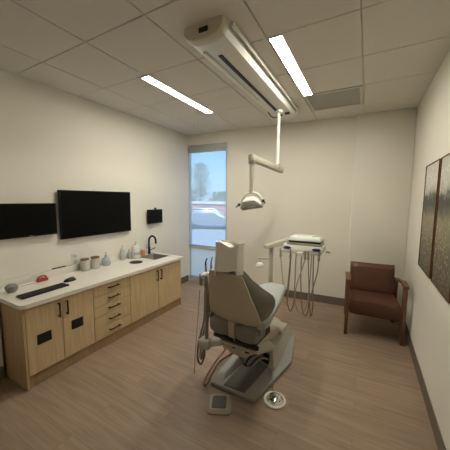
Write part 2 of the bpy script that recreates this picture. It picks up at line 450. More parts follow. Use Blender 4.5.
# baseboards
def skirt(name, poly): return struct(MB().prism(poly, 0, .118, .002, seg=1).build(name, M['base']))
skirt('baseboard_back', [(WX, yb(WX)-.008), (XS-.008, yb(XS)-.008), (XS-.008, yb(XS)-.078), (XR, yb(XR)-.078), (XR, yb(XR)-.068), (XS+.002, yb(XS)-.068), (XS+.002, yb(XS)+.002), (WX, yb(WX)+.002)])
struct(MB().span((SXL-.002, YN, 0), (SXL+.008, SYL-.001, .118)).span((XL-.002, 3.0, 0), (XL+.008, yb(XL), .118)).build('baseboard_left', M['base']))
struct(MB().span((XR-.008, YN, 0), (XR+.002, yb(XR)-.07, .118)).build('baseboard_right', M['base']))

# window: aluminium frame, clear pane above, frosted pane below
wy = yb(XL)+.055
wf = MB()
wf.span((XL, wy, 0), (XL+.016, wy+.05, WT)).span((WX-.02, wy, 0), (WX, wy+.05, WT))
wf.span((XL, wy, WT-.05), (WX, wy+.05, WT)).span((XL, wy, 0), (WX, wy+.05, .10)).span((XL, wy-.02, WS-.05), (WX, wy+.05, WS))
win = struct(wf.build('window_1', M['frame']))
MB().span((XL+.01, wy+.02, WS-.01), (WX-.01, wy+.03, WT-.04)).build('pane', M['glass'], win)
MB().span((XL+.01, wy+.02, .09), (WX-.01, wy+.03, WS-.04)).build('frosted_pane', M['frost'], win)
rs = thing('roller_shade', 'pale grey see-through roller shade drawn down over the tall window', 'window shade', (-2.6, 4.03, 2.6))
MB().prism([(XL+.003, yb(XL)+.005), (WX-.003, yb(WX)+.005), (WX-.003, yb(WX)+.075), (XL+.003, yb(XL)+.07)], 2.455, 2.56, .006).build('fascia', M['fascia'], rs)
def shf(u, v): return (XL+.006+u*(WX-XL-.012), yb(XL)+.03+u*.04, .72+v*1.75)
sb = bmesh.new(); vs = [sb.verts.new(shf(u, v)) for u, v in ((0, 0), (1, 0), (1, 1), (0, 1))]; sb.faces.new(vs)
mb_ = MB(); mb_.merge(sb); mb_.build('shade_fabric', M['shade'], rs)
MB().bar((XL+.006, yb(XL)+.03, .712), (WX-.006, yb(XL)+.07, .712), .014, .03, .004).build('hem_bar', M['fascia'], rs)

# ------------------------------------------------------------------ ceiling fittings
def lightfix(x0, x1, y0, y1, label):
    t = thing('linear_ceiling_light', label, 'ceiling light', ((x0+x1)/2, (y0+y1)/2, H-.002), 0, 'linear ceiling lights')
    f = MB(); w = .008
    f.span((x0-w, y0-w, H-.008), (x0, y1+w, H+.01)).span((x1, y0-w, H-.008), (x1+w, y1+w, H+.01))
    f.span((x0, y0-w, H-.008), (x1, y0, H+.01)).span((x0, y1, H-.008), (x1, y1+w, H+.01))
    f.build('frame', M['white'], t)
    MB().span((x0, y0, H-.005), (x1, y1, H+.008)).build('diffuser', M['light'], t)
    return t
l1 = lightfix(-.688, -.598, 1.91, 3.08, 'bright linear ceiling light right of the ceiling-mounted dental light track')
l2 = copy_tree(l1); l2.location = Vector((-1.94, 2.495, H-.002)); l2['label'] = 'bright linear ceiling light on the left, between the track and the screens wall'
vt = thing('air_vent', 'square grey perforated air vent in the ceiling near the back wall', 'air vent', (-.4, 3.39, H-.004))
v0 = (-.695, 3.104); v1 = (-.105, 3.682)
MB().span((v0[0], v0[1], H-.002), (v1[0], v1[1], H+.012)).build('face_plate', M['vent'], vt)
f = MB(); w = .028
f.span((v0[0], v0[1], H-.005), (v0[0]+w, v1[1], H)).span((v1[0]-w, v0[1], H-.005), (v1[0], v1[1], H)).span((v0[0], v0[1], H-.005), (v1[0], v0[1]+w, H)).span((v0[0], v1[1]-w, H-.005), (v1[0], v1[1], H))
f.build('rim', M['grid'], vt)
sp = thing('sprinkler_head', 'small white sprinkler cover disc in the ceiling near the window', 'sprinkler', (-2.45, 3.42, H))
MB().lathe([(.032, -.012), (.042, -.008), (.042, .002)], (-2.45, 3.42, H)).build('escutcheon', M['white'], sp)
MB().lathe([(.02, -.03), (.024, -.026), (.012, -.012), (.012, -.008)], (-2.45, 3.42, H), 16).build('cap', M['offwhite'], sp)

# ceiling track with the dental light
dl = thing('dental_light', 'white ceiling-mounted dental light on a long track with a swing arm', 'dental light', (-1.03, 2.5, H))
y0, y1 = 1.60, 3.46
def trk(y, a=1):
    pts = [(-1.185, H), (-1.19, H-.035), (-1.165, H-.072), (-1.11, H-.095), (-1.03, H-.103), (-.95, H-.10), (-.895, H-.08), (-.872, H-.045), (-.87, H)]
    return [(-1.03+(p[0]+1.03)*a, y, H+(p[1]-H)*a) for p in pts]
hs_ = MB().loft([trk(y0), trk(y1)]).build('track_housing', M['track'], dl, ang=25); sub(hs_, dl)
MB().loft([trk(y0-.07, .80), trk(y0-.062, .96), trk(y0-.04, 1.04), trk(y0, 1.04)]).build('end_cap', M['endcap'], dl)
MB().loft([trk(y1, 1.05), trk(y1+.05, 1.05), trk(y1+.068, .88)]).build('end_cap', M['track'], dl)
MB().bar((-1.05, y0-.0685, H-.05), (-.98, y0-.0685, H-.05), .02, .03, .003).build('cap_socket', M['dark'], dl)
MB().span((-1.035, 1.76, H-.108), (-1.003, y1-.12, H-.09)).build('slot', M['blackplate'], hs_)
MB().span((-1.118, 1.68, H-.108), (-1.090, 2.75, H-.090), .004).build('rail_strip', M['white'], hs_)
MB().span((-.852, y0+.02, H-.034), (-.836, y1-.02, H), .003).build('side_flange', M['track'], hs_)
MB().tube([(-1.045, 3.33, H-.10), (-1.09, 3.31, H-.125), (-1.13, 3.26, H-.118), (-1.15, 3.2, H-.08)], .007, 8).build('cable', M['dark'], hs_)
px, py = -.995, 3.15
MB().lathe([(.045, -.03), (.05, -.024), (.05, .01)], (px, py, H-.10)).box((px+.07, py+.12, H-.108), (.06, .04, .02), .004, mi=1).build('trolley', [M['track'], M['dark']], dl)
MB().cyl((px, py, 2.03), (px, py, H-.12), .019).build('pole', M['white'], dl)
arm = MB()
arm.bar((px+.01, py+.15, 1.975), (-1.075, 2.50, 2.03), .068, .072, .018)
arm.lathe([(.03, -.03), (.036, -.02), (.036, .035), (.022, .045)], (px, py, 2.0))
arm.build('swing_arm', M['armgrey'], dl)
MB().lathe([(.012, -.05), (.035, -.045), (.038, 0), (.038, .045), (.02, .055)], (-1.078, 2.535, 2.02)).build('arm_joint', M['grey'], dl)
ax, ay = -1.078, 2.535
MB().cyl((ax, ay, 1.69), (ax, ay, 1.99), .021, .026).lathe([(.016, 0), (.026, .01), (.024, .05), (.016, .06)], (ax, ay, 1.665)).build('drop_arm', M['lightgrey'], dl)
hx_, hz_ = ax+.005, 1.565
TILT = Matrix.Rotation(math.radians(-9), 3, 'Y')
def L_(p): return Vector((hx_, ay, hz_))+TILT @ Vector(p)
hd = MB()
def hsec(x, hw, zt, zb):      # slice of the lamp head: a dished wing, thick in the middle
    return [L_((x, hw*math.cos(2*PI*k/14), (zt+zb)/2+(zt-zb)/2*math.sin(2*PI*k/14))) for k in range(14)]
hd.loft([hsec(*q) for q in ((-.128, .02, -.028, -.052), (-.118, .05, -.012, -.055), (-.085, .07, .035, -.05), (-.04, .08, .062, -.04), (0, .082, .068, -.036), (.04, .08, .062, -.04), (.085, .07, .035, -.05), (.118, .05, -.012, -.055), (.128, .02, -.028, -.052))])
hd = hd.build('lamp_head', M['white'], dl, ang=50); sub(hd, dl)
MB().tube([L_((x, 0, z)) for x, z in ((-.112, -.03), (-.112, .03), (-.085, .075), (-.04, .1), (0, .106), (.04, .1), (.085, .075), (.112, .03), (.112, -.03))], .015, 10).build('yoke', M['white'], dl)
ln = MB(); ln.loft([[L_((x, .062*math.sqrt(max(.05, 1-(x/.12)**2))*sg, z)) for x, sg in [(-.11, 1), (-.05, 1), (.05, 1), (.11, 1), (.11, -1), (.05, -1), (-.05, -1), (-.11, -1)]] for z in (-.066, -.046)])
ln.build('lens', M['grey'], hd)
for s_ in (-1, 1):
    MB().box(L_((s_*.055, -.078, .012)), (.05, .012, .012), .004, TILT).build('vent_slot', M['labelgrey'], hd)
    MB().tube([L_((s_*.112, 0, .0)), L_((s_*.14, -.02, .0)), L_((s_*.165, -.05, -.025))], .008, 8).lathe([(.012, -.016), (.015, 0), (.012, .016)], L_((s_*.14, -.02, 0)), 12).build('handle', M['dark'], dl)

# ------------------------------------------------------------------ left wall: cabinets, worktop, sink
CH = .745; FX = -2.385; CB = XL+.004        # worktop height, front face, back of carcass
KZ = .105; TOPZ = .710
Y = [.972, 1.568, 2.033, 2.972]
def carcass(t, a, b, endp=None, kickend=0):
    m = MB(); m.span((CB, a, KZ), (FX-.019, b, TOPZ), .001); m.build('carcass', M['oak'], t)
    MB().span((CB, a+.001, 0.0), (FX-.03, b-.001, KZ)).build('toe_kick', M['kick'], t)
    if endp is not None:
        MB().span((CB, min(endp), 0), (FX-.003, max(endp), TOPZ), .001).build('end_panel', M['oakend'], t)
def door(t, a, b, label=None):
    g = .0022
    d = MB().span((FX-.018, a+g, .116), (FX, b-g, .700), .0015, seg=1).build('door', M['oak'], t); sub(d, t)
    if label: d['label'] = label
    return d
def pull_v(d, y, z0, z1):
    m = MB(); m.span((FX+.024, y-.006, z0), (FX+.034, y+.006, z1), .002)
    for z in (z0+.012, z1-.012): m.span((FX-.001, y-.005, z-.005), (FX+.028, y+.005, z+.005))
    return m.build('handle', M['bronze'], d)
ca = thing('base_cabinet', 'pale oak base cabinet with black vent plates on both doors, near end of the row', 'cabinet', (-2.69, 1.26, 0), 0, 'pale oak base cabinets')
carcass(ca, Y[0], Y[1], (Y[0]-.018, Y[0]))
d = door(ca, Y[0], 1.262); pull_v(d, 1.228, .535, .672)
MB().span((FX-.001, 1.048, .357), (FX+.004, 1.160, .445), .001).build('vent_plate', M['blackplate'], d)
d = door(ca, 1.262, Y[1]); pull_v(d, 1.298, .535, .672)
MB().span((FX-.001, 1.338, .362), (FX+.004, 1.450, .450), .001).build('vent_plate', M['blackplate'], d)
cd = thing('drawer_cabinet', 'pale oak cabinet of five drawers in the middle of the row', 'cabinet', (-2.69, 1.8, 0), 0, 'pale oak base cabinets')
carcass(cd, Y[1], Y[2])
zz = [.116, .240, .3625, .475, .5875, .700]
for a, b in zip(zz, zz[1:]):
    dr = MB().span((FX-.018, Y[1]+.003, a+.002), (FX, Y[2]-.003, b-.002), .0015, seg=1).build('drawer', M['oak'], cd); sub(dr, cd)
    z = a+.068; m = MB().span((FX+.024, 1.728, z-.006), (FX+.034, 1.872, z+.006), .002)
    for y in (1.742, 1.858): m.span((FX-.001, y-.005, z-.005), (FX+.028, y+.005, z+.005))
    m.build('handle', M['bronze'], dr)
cs = thing('base_cabinet', 'pale oak base cabinet under the sink, plain doors, far end of the row', 'cabinet', (-2.69, 2.5, 0), 0, 'pale oak base cabinets')
SX0, SX1, SY0, SY1 = -2.885, -2.575, 2.64, 3.02   # sink cut-out (y range trimmed below)
SY1 = 2.93
# sink carcass open above so that the bowl fits
m = MB(); m.span((CB, Y[2], KZ), (FX-.019, Y[2]+.018, TOPZ)).span((CB, Y[3]-.018, KZ), (FX-.019, Y[3], TOPZ)).span((CB, Y[2], KZ), (FX-.019, Y[3], KZ+.018)).span((CB, Y[2], KZ), (CB+.012, Y[3], TOPZ)).span((FX-.037, Y[2], TOPZ-.06), (FX-.019, Y[3], TOPZ))
m.build('carcass', M['oak'], cs)
MB().span((CB, Y[2]+.001, 0), (FX-.03, Y[3], KZ)).build('toe_kick', M['kick'], cs)
MB().span((CB, Y[3], 0), (FX-.012, Y[3]+.018, TOPZ), .001).build('end_panel', M['oakend'], cs)
d = door(cs, Y[2], 2.503); pull_v(d, 2.472, .52, .665)
d = door(cs, 2.503, Y[3]); pull_v(d, 2.540, .52, .665)

# worktop with rounded corners, low upstand and a cut-out for the sink
wt = thing('countertop', 'white quartz worktop running over the whole row of oak cabinets', 'countertop', (-2.69, 1.97, TOPZ))
X0, X1 = XL+.002, FX+.028; YA, YZ = Y[0]-.035, Y[3]+.04
def arc(cx, cy, r, a0, a1, n=6): return [(cx+r*math.cos(a0+(a1-a0)*i/n), cy+r*math.sin(a0+(a1-a0)*i/n)) for i in range(n+1)]
slab = MB()
# four strips around the sink hole, the near one with the rounded corner
slab.prism([(X0, YA)]+arc(X1-.05, YA+.05, .05, -PI/2, 0)+[(X1, SY0), (X0, SY0)], TOPZ, CH, .0)
slab.prism([(X0, SY1), (X1, SY1)]+arc(X1-.03, YZ-.03, .03, 0, PI/2)+[(X0, YZ)], TOPZ, CH, .0)
slab.span((SX1, SY0, TOPZ), (X1, SY1, CH)); slab.span((X0, SY0, TOPZ), (SX0, SY1, CH))
slab.build('slab', M['quartz'], wt)
MB().span((XL+.001, YA, CH), (XL+.016, 2.60, CH+.075), .003).build('backsplash', M['quartz'], wt)
sk = thing('sink', 'rectangular stainless steel sink set into the far end of the white worktop', 'sink', (-2.73, 2.79, CH))
b = MB(); r = .012
b.span((SX0-r, SY0-r, CH), (SX0+.002, SY1+r, CH+.003)).span((SX1-.002, SY0-r, CH), (SX1+r, SY1+r, CH+.003)).span((SX0, SY0-r, CH), (SX1, SY0+.002, CH+.003)).span((SX0, SY1-.002, CH), (SX1, SY1+r, CH+.003))
b.build('rim', M['steel'], sk)
b = MB(); D = CH-.15; e = .003
b.span((SX0+.001, SY0+.001, D), (SX0+e, SY1-.001, CH+.001)).span((SX1-e, SY0+.001, D), (SX1-.001, SY1-.001, CH+.001)).span((SX0+.001, SY0+.001, D), (SX1-.001, SY0+e, CH+.001)).span((SX0+.001, SY1-e, D), (SX1-.001, SY1-.001, CH+.001)).span((SX0+.001, SY0+.001, D-.003), (SX1-.001, SY1-.001, D+.001))
b.build('bowl', M['sinksteel'], sk)
MB().lathe([(.035, 0), (.035, .003), (.02, .004)], (-2.73, 2.79, D)).build('drain', M['chrome'], sk)
fc = thing('faucet', 'matt black gooseneck faucet behind the sink', 'faucet', (-2.93, 2.885, CH))
fx, fy = -2.93, 2.885
MB().lathe([(.026, 0), (.026, .006), (.02, .012), (.02, .1), (.016, .11)], (fx, fy, CH), 20).build('body', M['black'], fc)
MB().tube([(fx, fy, CH+.09), (fx, fy, CH+.2), (fx+.012, fy+.003, CH+.25), (fx+.06, fy+.01, CH+.285), (fx+.11, fy+.018, CH+.255), (fx+.122, fy+.02, CH+.2), (fx+.122, fy+.02, CH+.17)], .0145, 12).build('spout', M['black'], fc)
MB().tube([(fx+.005, fy+.02, CH+.06), (fx+.01, fy+.055, CH+.066), (fx+.03, fy+.10, CH+.085)], .007, 8).build('lever', M['black'], fc)

# things on the worktop
t = thing('smart_speaker', 'small grey fabric ball speaker at the near end of the worktop', 'speaker', (-2.80, 1.055, CH))
MB().lathe([(.024, .006), (.042, .016), (.05, .035), (.047, .054), (.034, .069), (.013, .077), (.002, .078)], (-2.80, 1.055, CH)).build('fabric_shell', M['felt'], t)
MB().lathe([(.03, 0), (.034, .003), (.034, .01)], (-2.80, 1.055, CH)).build('foot', M['grey'], t)
# keyboard lies parallel to the front edge, slightly turned
ka = Vector((-2.60, 1.05, 0)); 
kb_ = thing('keyboard', 'black keyboard lying along the front of the white worktop', 'keyboard', (-2.568, 1.214, CH), math.radians(2), None, False)
MB().prism([(-.058, -.202), (.058, -.202), (.058, .198), (-.058, .198)], 0, .012, .004).build('case', M['black'], kb_)
m = MB()
for r_ in range(5):
    x = -.042+r_*.021
    for k in range(18 if r_ != 4 else 7):
        if r_ == 4:
            y = -.19+k*.06; L = .05 if k != 3 else .056
        else: y = -.187+k*.0218; L = .017
        m.box((x, y, .0145), (.016, L, .006), .0)
m.build('keys', M['keys'], kb_)
ms = thing('mouse', 'black computer mouse on the worktop beside the keyboard', 'mouse', (-2.668, 1.505, CH))
def msec(y, w, h): return [(-2.668+w*math.cos(a), 1.505+y, CH+max(0, h*math.sin(a))) for a in [PI*i/8 for i in range(9)]]
MB().loft([msec(-.06, .012, .01), msec(-.05, .026, .022), msec(-.02, .034, .033), msec(.02, .034, .037), msec(.045, .029, .027), msec(.06, .012, .01)]).build('shell', M['black'], ms, ang=60)
MB().box((-2.668, 1.54, CH+.033), (.006, .02, .008), .002).build('wheel', M['grey'], ms)
# white charging cable with a red plug-in handset
rd = thing('red_device', 'small red device on the worktop behind the keyboard, beside the white strip', 'device', (-2.905, 1.36, CH))
MB().box((-2.905, 1.36, CH+.014), (.05, .10, .028), .01).build('body', M['red'], rd)
MB().tube([(-2.915, 1.32, CH+.026), (-2.905, 1.335, CH+.05), (-2.905, 1.38, CH+.053), (-2.91, 1.405, CH+.026)], .009, 8).build('grip', M['red'], rd)
MB().box((-2.9, 1.36, CH+.03), (.02, .03, .006), .002).build('button', M['dark'], rd)
st = thing('white_strip', 'thin white plastic strip lying on the worktop between the ball speaker and the red device', 'strip', (-2.91, 1.22, CH))
MB().bar((-2.90, 1.13, CH+.006), (-2.915, 1.30, CH+.006), .028, .012, .004).build('body', M['white'], st)
MB().bar((-2.90, 1.115, CH+.005), (-2.898, 1.132, CH+.005), .018, .008, .002).build('tip', M['labelgrey'], st)
ck = thing('cable', 'white cable with a black end running along the upstand to the outlet', 'cable', (XL+.02, 1.65, CH+.08))
MB().tube([(XL+.012, 1.60, CH+.083), (XL+.012, 1.66, CH+.0825), (XL+.012, 1.735, CH+.083), (XL+.014, 1.755, CH+.10)], .006, 8).build('lead', M['labelgrey'], ck)
MB().tube([(XL+.013, 1.50, CH+.083), (XL+.012, 1.64, CH+.083)], .0065, 8, smooth=0).build('end', M['black'], ck)
ol = thing('wall_outlet', 'white electrical outlet on the left wall above the worktop', 'outlet', (XL, 1.775, .895))
MB().span((XL, 1.725, .832), (XL+.006, 1.805, .955), .002).build('cover_plate', M['white'], ol)
for z in (.865, .92): MB().span((XL+.005, 1.745, z-.018), (XL+.008, 1.785, z+.018), .003).build('socket', M['offwhite'], ol)
def jar(x, y, label):
    t = thing('lidded_jar', label, 'jar', (x, y, CH), 0, 'lidded jars', False)
    MB().lathe([(.045, .0), (.048, .004), (.049, .012), (.049, .108), (.043, .12), (.043, .127)], (0, 0, 0)).build('glass', M['jar'], t)
    MB().lathe([(.04, .006), (.043, .012), (.043, .098), (.026, .105)], (0, 0, 0)).build('contents', M['jarfill'], t)
    MB().lathe([(.046, .127), (.049, .13), (.049, .14), (.046, .143)], (0, 0, 0)).build('lid', M['cork'], t)
    return t
j = jar(-2.905, 1.825, 'glass jar of white contents with a wooden lid, nearer the outlet')
j2 = copy_tree(j); j2.location = (-2.895, 1.95, CH); j2['label'] = 'glass jar with a wooden lid, between the other jar and the blue bottle'
t = thing('spray_bottle', 'squat blue-tinted clear bottle with a thin nozzle beside the jars', 'bottle', (-2.905, 2.11, CH))
MB().lathe([(.045, 0), (.05, .006), (.05, .075), (.03, .1), (.016, .11), (.016, .118)], (-2.905, 2.11, CH)).build('body', M['bluish'], t)
MB().lathe([(.018, .118), (.018, .135), (.008, .138), (.006, .17)], (-2.905, 2.11, CH), 12).build('nozzle', M['labelgrey'], t)
t = thing('soap_bottle', 'tall clear bottle with a pump standing alone on the worktop behind the black ring', 'bottle', (-2.945, 2.40, CH))
MB().lathe([(.028, 0), (.031, .004), (.031, .13), (.014, .155), (.013, .165)], (-2.945, 2.40, CH)).build('body', M['clear'], t)
MB().lathe([(.016, .163), (.016, .18), (.005, .182), (.005, .205)], (-2.945, 2.40, CH), 12).bar((-2.947, 2.40, CH+.205), (-2.905, 2.40, CH+.202), .012, .01, .003).build('pump', M['white'], t)
t = thing('lotion_bottle', 'big white pump bottle with a grey label left of the black faucet', 'bottle', (-2.885, 2.585, CH))
MB().loft([[(-2.885+a*.050*math.cos(k*PI/8), 2.585+a*.068*math.sin(k*PI/8), CH+z) for k in range(16)] for a, z in ((.9, 0), (1, .006), (1, .15), (.85, .175), (.35, .19), (.35, .2))]).build('body', M['white'], t, ang=50)
MB().loft([[(-2.885+.0512*math.cos(k*PI/8), 2.585+.0692*math.sin(k*PI/8), CH+z) for k in range(-3, 4)]+[(-2.885+.047*math.cos(k*PI/8), 2.585+.062*math.sin(k*PI/8), CH+z) for k in range(3, -4, -1)] for z in (.05, .095)]).build('label_patch', M['labelgrey'], t)
MB().lathe([(.019, .2), (.019, .215), (.006, .217), (.006, .24)], (-2.885, 2.585, CH), 12).bar((-2.89, 2.585, CH+.24), (-2.835, 2.57, CH+.235), .014, .012, .003).build('pump', M['white'], t)
t = thing('small_bottle', 'thin grey clear bottle just left of the white pump bottle', 'bottle', (-2.93, 2.50, CH))
MB().lathe([(.02, 0), (.022, .004), (.022, .09), (.012, .11), (.012, .118)], (-2.93, 2.50, CH)).build('body', M['bluish'], t)
MB().lathe([(.013, .118), (.013, .14), (.009, .142)], (-2.93, 2.50, CH), 12).build('cap', M['labelgrey'], t)
t = thing('orange_jar', 'short orange jar with a white cap between the white pump bottle and the faucet', 'jar', (-2.935, 2.76, CH))
MB().lathe([(.03, 0), (.033, .004), (.033, .075), (.028, .085)], (-2.935, 2.76, CH)).build('body', M['orange'], t)
MB().lathe([(.028, .085), (.029, .09), (.029, .108), (.026, .11)], (-2.935, 2.76, CH)).build('cap', M['white'], t)
t = thing('waste_ring', 'round black waste opening ring in the worktop in front of the bottles', 'waste ring', (-2.69, 2.405, CH))
b = bmesh.new(); mb_ = MB()
mb_.lathe([(.085, 0), (.088, .002), (.088, .004), (.08, .006), (.074, .003)], (-2.69, 2.405, CH), 28).build('rim', M['black'], t)
MB().lathe([(.073, .001), (.073, .0035)], (-2.69, 2.405, CH), 28).build('flap', M['blackplate'], t)

# ------------------------------------------------------------------ screens on the left wall
t = thing('television', 'large black television on the left wall above the drawers', 'television', (XL, 2.09, 1.42))
MB().span((XL+.022, 1.594, 1.143), (XL+.055, 2.558, 1.692), .004).build('case', M['bezel'], t)
MB().span((XL+.0545, 1.603, 1.153), (XL+.0565, 2.549, 1.684)).build('screen', M['screen'], t)
MB().span((XL+.001, 1.9, 1.3), (XL+.024, 2.28, 1.55), .003).build('wall_bracket', M['dark'], t)
t = thing('monitor', 'smaller black monitor on the left wall beside the large television', 'monitor', (XL, 1.28, 1.37))
MB().span((XL+.03, 1.03, 1.215), (XL+.06, 1.552, 1.548), .004).build('case', M['bezel'], t)
MB().span((XL+.0595, 1.037, 1.232), (XL+.0612, 1.545, 1.541)).build('screen', M['screen'], t)
MB().span((XL, 1.22, 1.32), (XL+.034, 1.38, 1.46), .003).build('wall_bracket', M['dark'], t)
MB().span((XL+.06, 1.285, 1.221), (XL+.0618, 1.315, 1.226)).build('status_light', M['labelgrey'], t)
t = thing('wall_tablet', 'small black touch panel with a bracket clip on the left wall near the window', 'tablet', (XL, 3.05, 1.32))
MB().span((XL+.03, 2.885, 1.212), (XL+.058, 3.205, 1.432), .006).build('case', M['bezel'], t)
MB().span((XL+.0575, 2.905, 1.232), (XL+.0592, 3.185, 1.415)).build('screen', M['screen'], t)
MB().span((XL, 2.98, 1.26), (XL+.034, 3.12, 1.39), .003).build('wall_bracket', M['dark'], t)
MB().span((XL+.03, 3.045, 1.43), (XL+.05, 3.075, 1.46), .004).build('clip', M['dark'], t)

# ------------------------------------------------------------------ the dental chair (local frame: +y towards the feet)
CO = (-.885, 1.80, 0); CR = math.radians(-5)
dc = thing('dental_chair', 'grey dental patient chair with a taupe back shell in the middle of the room', 'dental chair', CO, CR, None, False)
RM = Matrix.Rotation(CR, 3, 'Z')
def W(p): return Vector(CO)+RM @ Vector(p)
MB().prism([(-.205, -.06), (.20, -.03), (.275, .60), (.15, 1.08), (-.16, 1.08), (-.24, .45)], 0, .038, .01).build('base_plate', M['plate'], dc)
MB().prism([(-.09, -.035), (.10, -.015), (.13, .62), (-.10, .62)], .036, .046, .003).build('base_mat', M['mat'], dc)
# ridged cover on the left of the base, boxy pump housing on the right
MB().hexa([(-.225, .0, .036), (-.115, .0, .036), (-.10, .80, .036), (-.225, .80, .036)], [(-.195, .05, .075), (-.135, .05, .075), (-.115, .78, .17), (-.2, .78, .17)], .012).build('base_cover', M['coverblue'], dc)
MB().hexa([(-.10, .46, .036), (.20, .36, .036), (.115, 1.07, .03), (-.13, 1.07, .03)], [(-.085, .54, .165), (.142, .45, .175), (.092, 1.04, .175), (-.117, 1.05, .17)], .016).build('pump_housing', M['lightgrey'], dc)
MB().hexa([(-.09, .80, .16), (.112, .76, .17), (.092, 1.03, .17), (-.112, 1.04, .165)], [(-.085, .82, .205), (.104, .78, .215), (.086, 1.0, .205), (-.105, 1.01, .20)], .012).build('housing_cap', M['lightgrey'], dc)
MB().box((.05, .43, .10), (.16, .02, .10), .003, Matrix.Rotation(-.32, 3, 'Z')).build('connector_panel', M['dark'], dc)
for s in (0, 1, 2, 3):
    MB().tube([(.12-.03*s, .42, .10+.01*s), (.09-.03*s, .30-.015*s, .16), (.03-.02*s, .22, .10), (-.04-.015*s, .22, .12+.02*s), (-.05, .25, .30)], .008, 8).build('cable', M['dark'] if s % 2 else M['grey'], dc)
MB().hexa([(-.085, .02, .30), (.085, .02, .30), (.075, .80, .16), (-.075, .80, .16)], [(-.08, .03, .41), (.08, .03, .41), (.07, .80, .25), (-.07, .80, .25)], .02).build('lift_arm', M['taupe'], dc)
MB().hexa([(.0, .12, .33), (.14, .14, .29), (.165, .44, .20), (.02, .50, .20)], [(.0, .1, .37), (.15, .12, .33), (.172, .46, .235), (.015, .52, .25)], .012).build('arm_cover', M['lightgrey'], dc)
MB().span((-.13, -.01, .37), (.13, .42, .435), .015).bar((-.2, -.02, .455), (.22, -.02, .46), .03, .03, .006).bar((-.11, -.03, .42), (.19, .0, .41), .025, .025, .006, mi=1).box((-.06, -.02, .385), (.07, .05, .035), .008, mi=1).box((.06, -.03, .40), (.08, .04, .025), .008, mi=1).build('seat_carriage', [M['dark'], M['taupe']], dc)
MB().hexa([(-.12, .02, .43), (.12, .02, .43), (.10, .80, .56), (-.10, .80, .56)], [(-.14, .02, .50), (.14, .02, .50), (.11, .80, .63), (-.11, .80, .63)], .015).build('seat_pan', M['grey'], dc)
# seat and leg cushion, one long pad that narrows to the foot
def ring(cx, y, hw, zt, zb, n=20, e=3.2):
    out = []
    for k in range(n):
        a = 2*PI*k/n; c, s_ = math.cos(a), math.sin(a)
        out.append((cx+hw*math.copysign(abs(c)**(2/e), c), y, (zt+zb)/2+(zt-zb)/2*math.copysign(abs(s_)**(2/e), s_)))
    return out
MB().loft([ring(0, .12, .14, .63, .52), ring(0, .14, .19, .66, .50), ring(0, .2, .215, .675, .50), ring(0, .32, .215, .69, .575), ring(0, .5, .19, .70, .60), ring(0, .68, .155, .71, .625), ring(-.005, .8, .13, .70, .62), ring(-.015, .9, .105, .68, .605), ring(-.02, .98, .085, .65, .59), ring(-.02, 1.02, .06, .635, .60)]).build('seat_cushion', M['vinyl'], dc, ang=50)
# rounded hip pads below the back shell
for s in (-1, 1):
    MB().loft([ring(s*.121, y, w, zt, zb, 18, 3) for y, w, zt, zb in ((-.075, .06, .605, .525), (-.065, .092, .622, .50), (-.02, .108, .636, .487), (.08, .108, .64, .487), (.13, .09, .63, .50))]).build('hip_pad', M['vinyldark'], dc, ang=50)
for s in (-1, 1): MB().cyl((s*.215, -.03, .635), (s*.25, -.03, .615), .022, .018, 16).box((s*.225, -.01, .60), (.03, .05, .06), .008).build('hinge_cap', M['steel'], dc)
MB().box((0, -.062, .56), (.055, .022, .17), .008, Matrix.Rotation(.1, 3, 'X')).box((0, -.07, .49), (.05, .03, .03), .006, mi=1).build('back_hinge', [M['taupe'], M['dark']], dc)
# backrest: taupe shell facing the camera, cushion with forward-curving side wings
def lean(z): return -.035-.13*(z-.6)/.45           # y of the shell at height z
import bisect
def interp(tab, z):
    for (a, b), (c, d) in zip(tab, tab[1:]):
        if z <= c: return b+(d-b)*max(0, (z-a))/(c-a)
    return tab[-1][1]
HWL = [(.64, .17), (.655, .21), (.68, .228), (.74, .222), (.85, .20), (.95, .178), (1.03, .16), (1.06, .145)]
HWR = [(.64, .19), (.65, .23), (.665, .245), (.74, .225), (.85, .19), (.95, .162), (1.03, .138), (1.06, .12)]
def shell(u, v):
    z = .64+v*.42; t = 2*u-1
    hw = interp(HWR, z) if t > 0 else interp(HWL, z)
    return (t*hw, lean(z)+.028*abs(t)**3, z)
MB().sheet(shell, 16, 24, .022).build('back_shell', M['taupe'], dc, ang=50)
CWL = [(.62, .17), (.66, .22), (.76, .285), (.83, .30), (.88, .28), (.94, .225), (1.0, .19), (1.05, .165), (1.08, .14)]
CWR = [(.62, .18), (.66, .23), (.73, .268), (.79, .292), (.83, .298), (.87, .28), (.93, .22), (1.0, .162), (1.05, .135), (1.08, .11)]
def cush(u, v):
    z = .62+v*.46; t = 2*u-1
    hw = interp(CWR, z) if t > 0 else interp(CWL, z)
    w = min(1, max(0, (hw-.11)/.17))
    return (t*hw, lean(z)+.052+(.03+.11*w)*abs(t)**2.6, z)
MB().sheet(cush, 20, 26, lambda u, v: .07*max(.25, (1-abs(2*u-1)**6))*max(.3, 1-abs(2*v-1)**8)).build('back_cushion', [M['vinyldark']], dc, ang=60)
MB().box((.015, -.168, 1.06), (.06, .02, .12), .006, Matrix.Rotation(.28, 3, 'X')).build('headrest_post', M['steel'], dc)
hrx, hry = .026, -.135
MB().loft([[(hrx+p[0]*a, hry-.004+p[1]*a, z) for p in [(-.09, .035), (-.095, 0), (-.085, -.035), (0, -.042), (.085, -.035), (.095, 0), (.09, .035), (0, .025)]] for a, z in ((.85, 1.075), (1, 1.10), (1, 1.22), (.9, 1.245), (.7, 1.252))]).build('headrest', M['vinyl'], dc, ang=50)

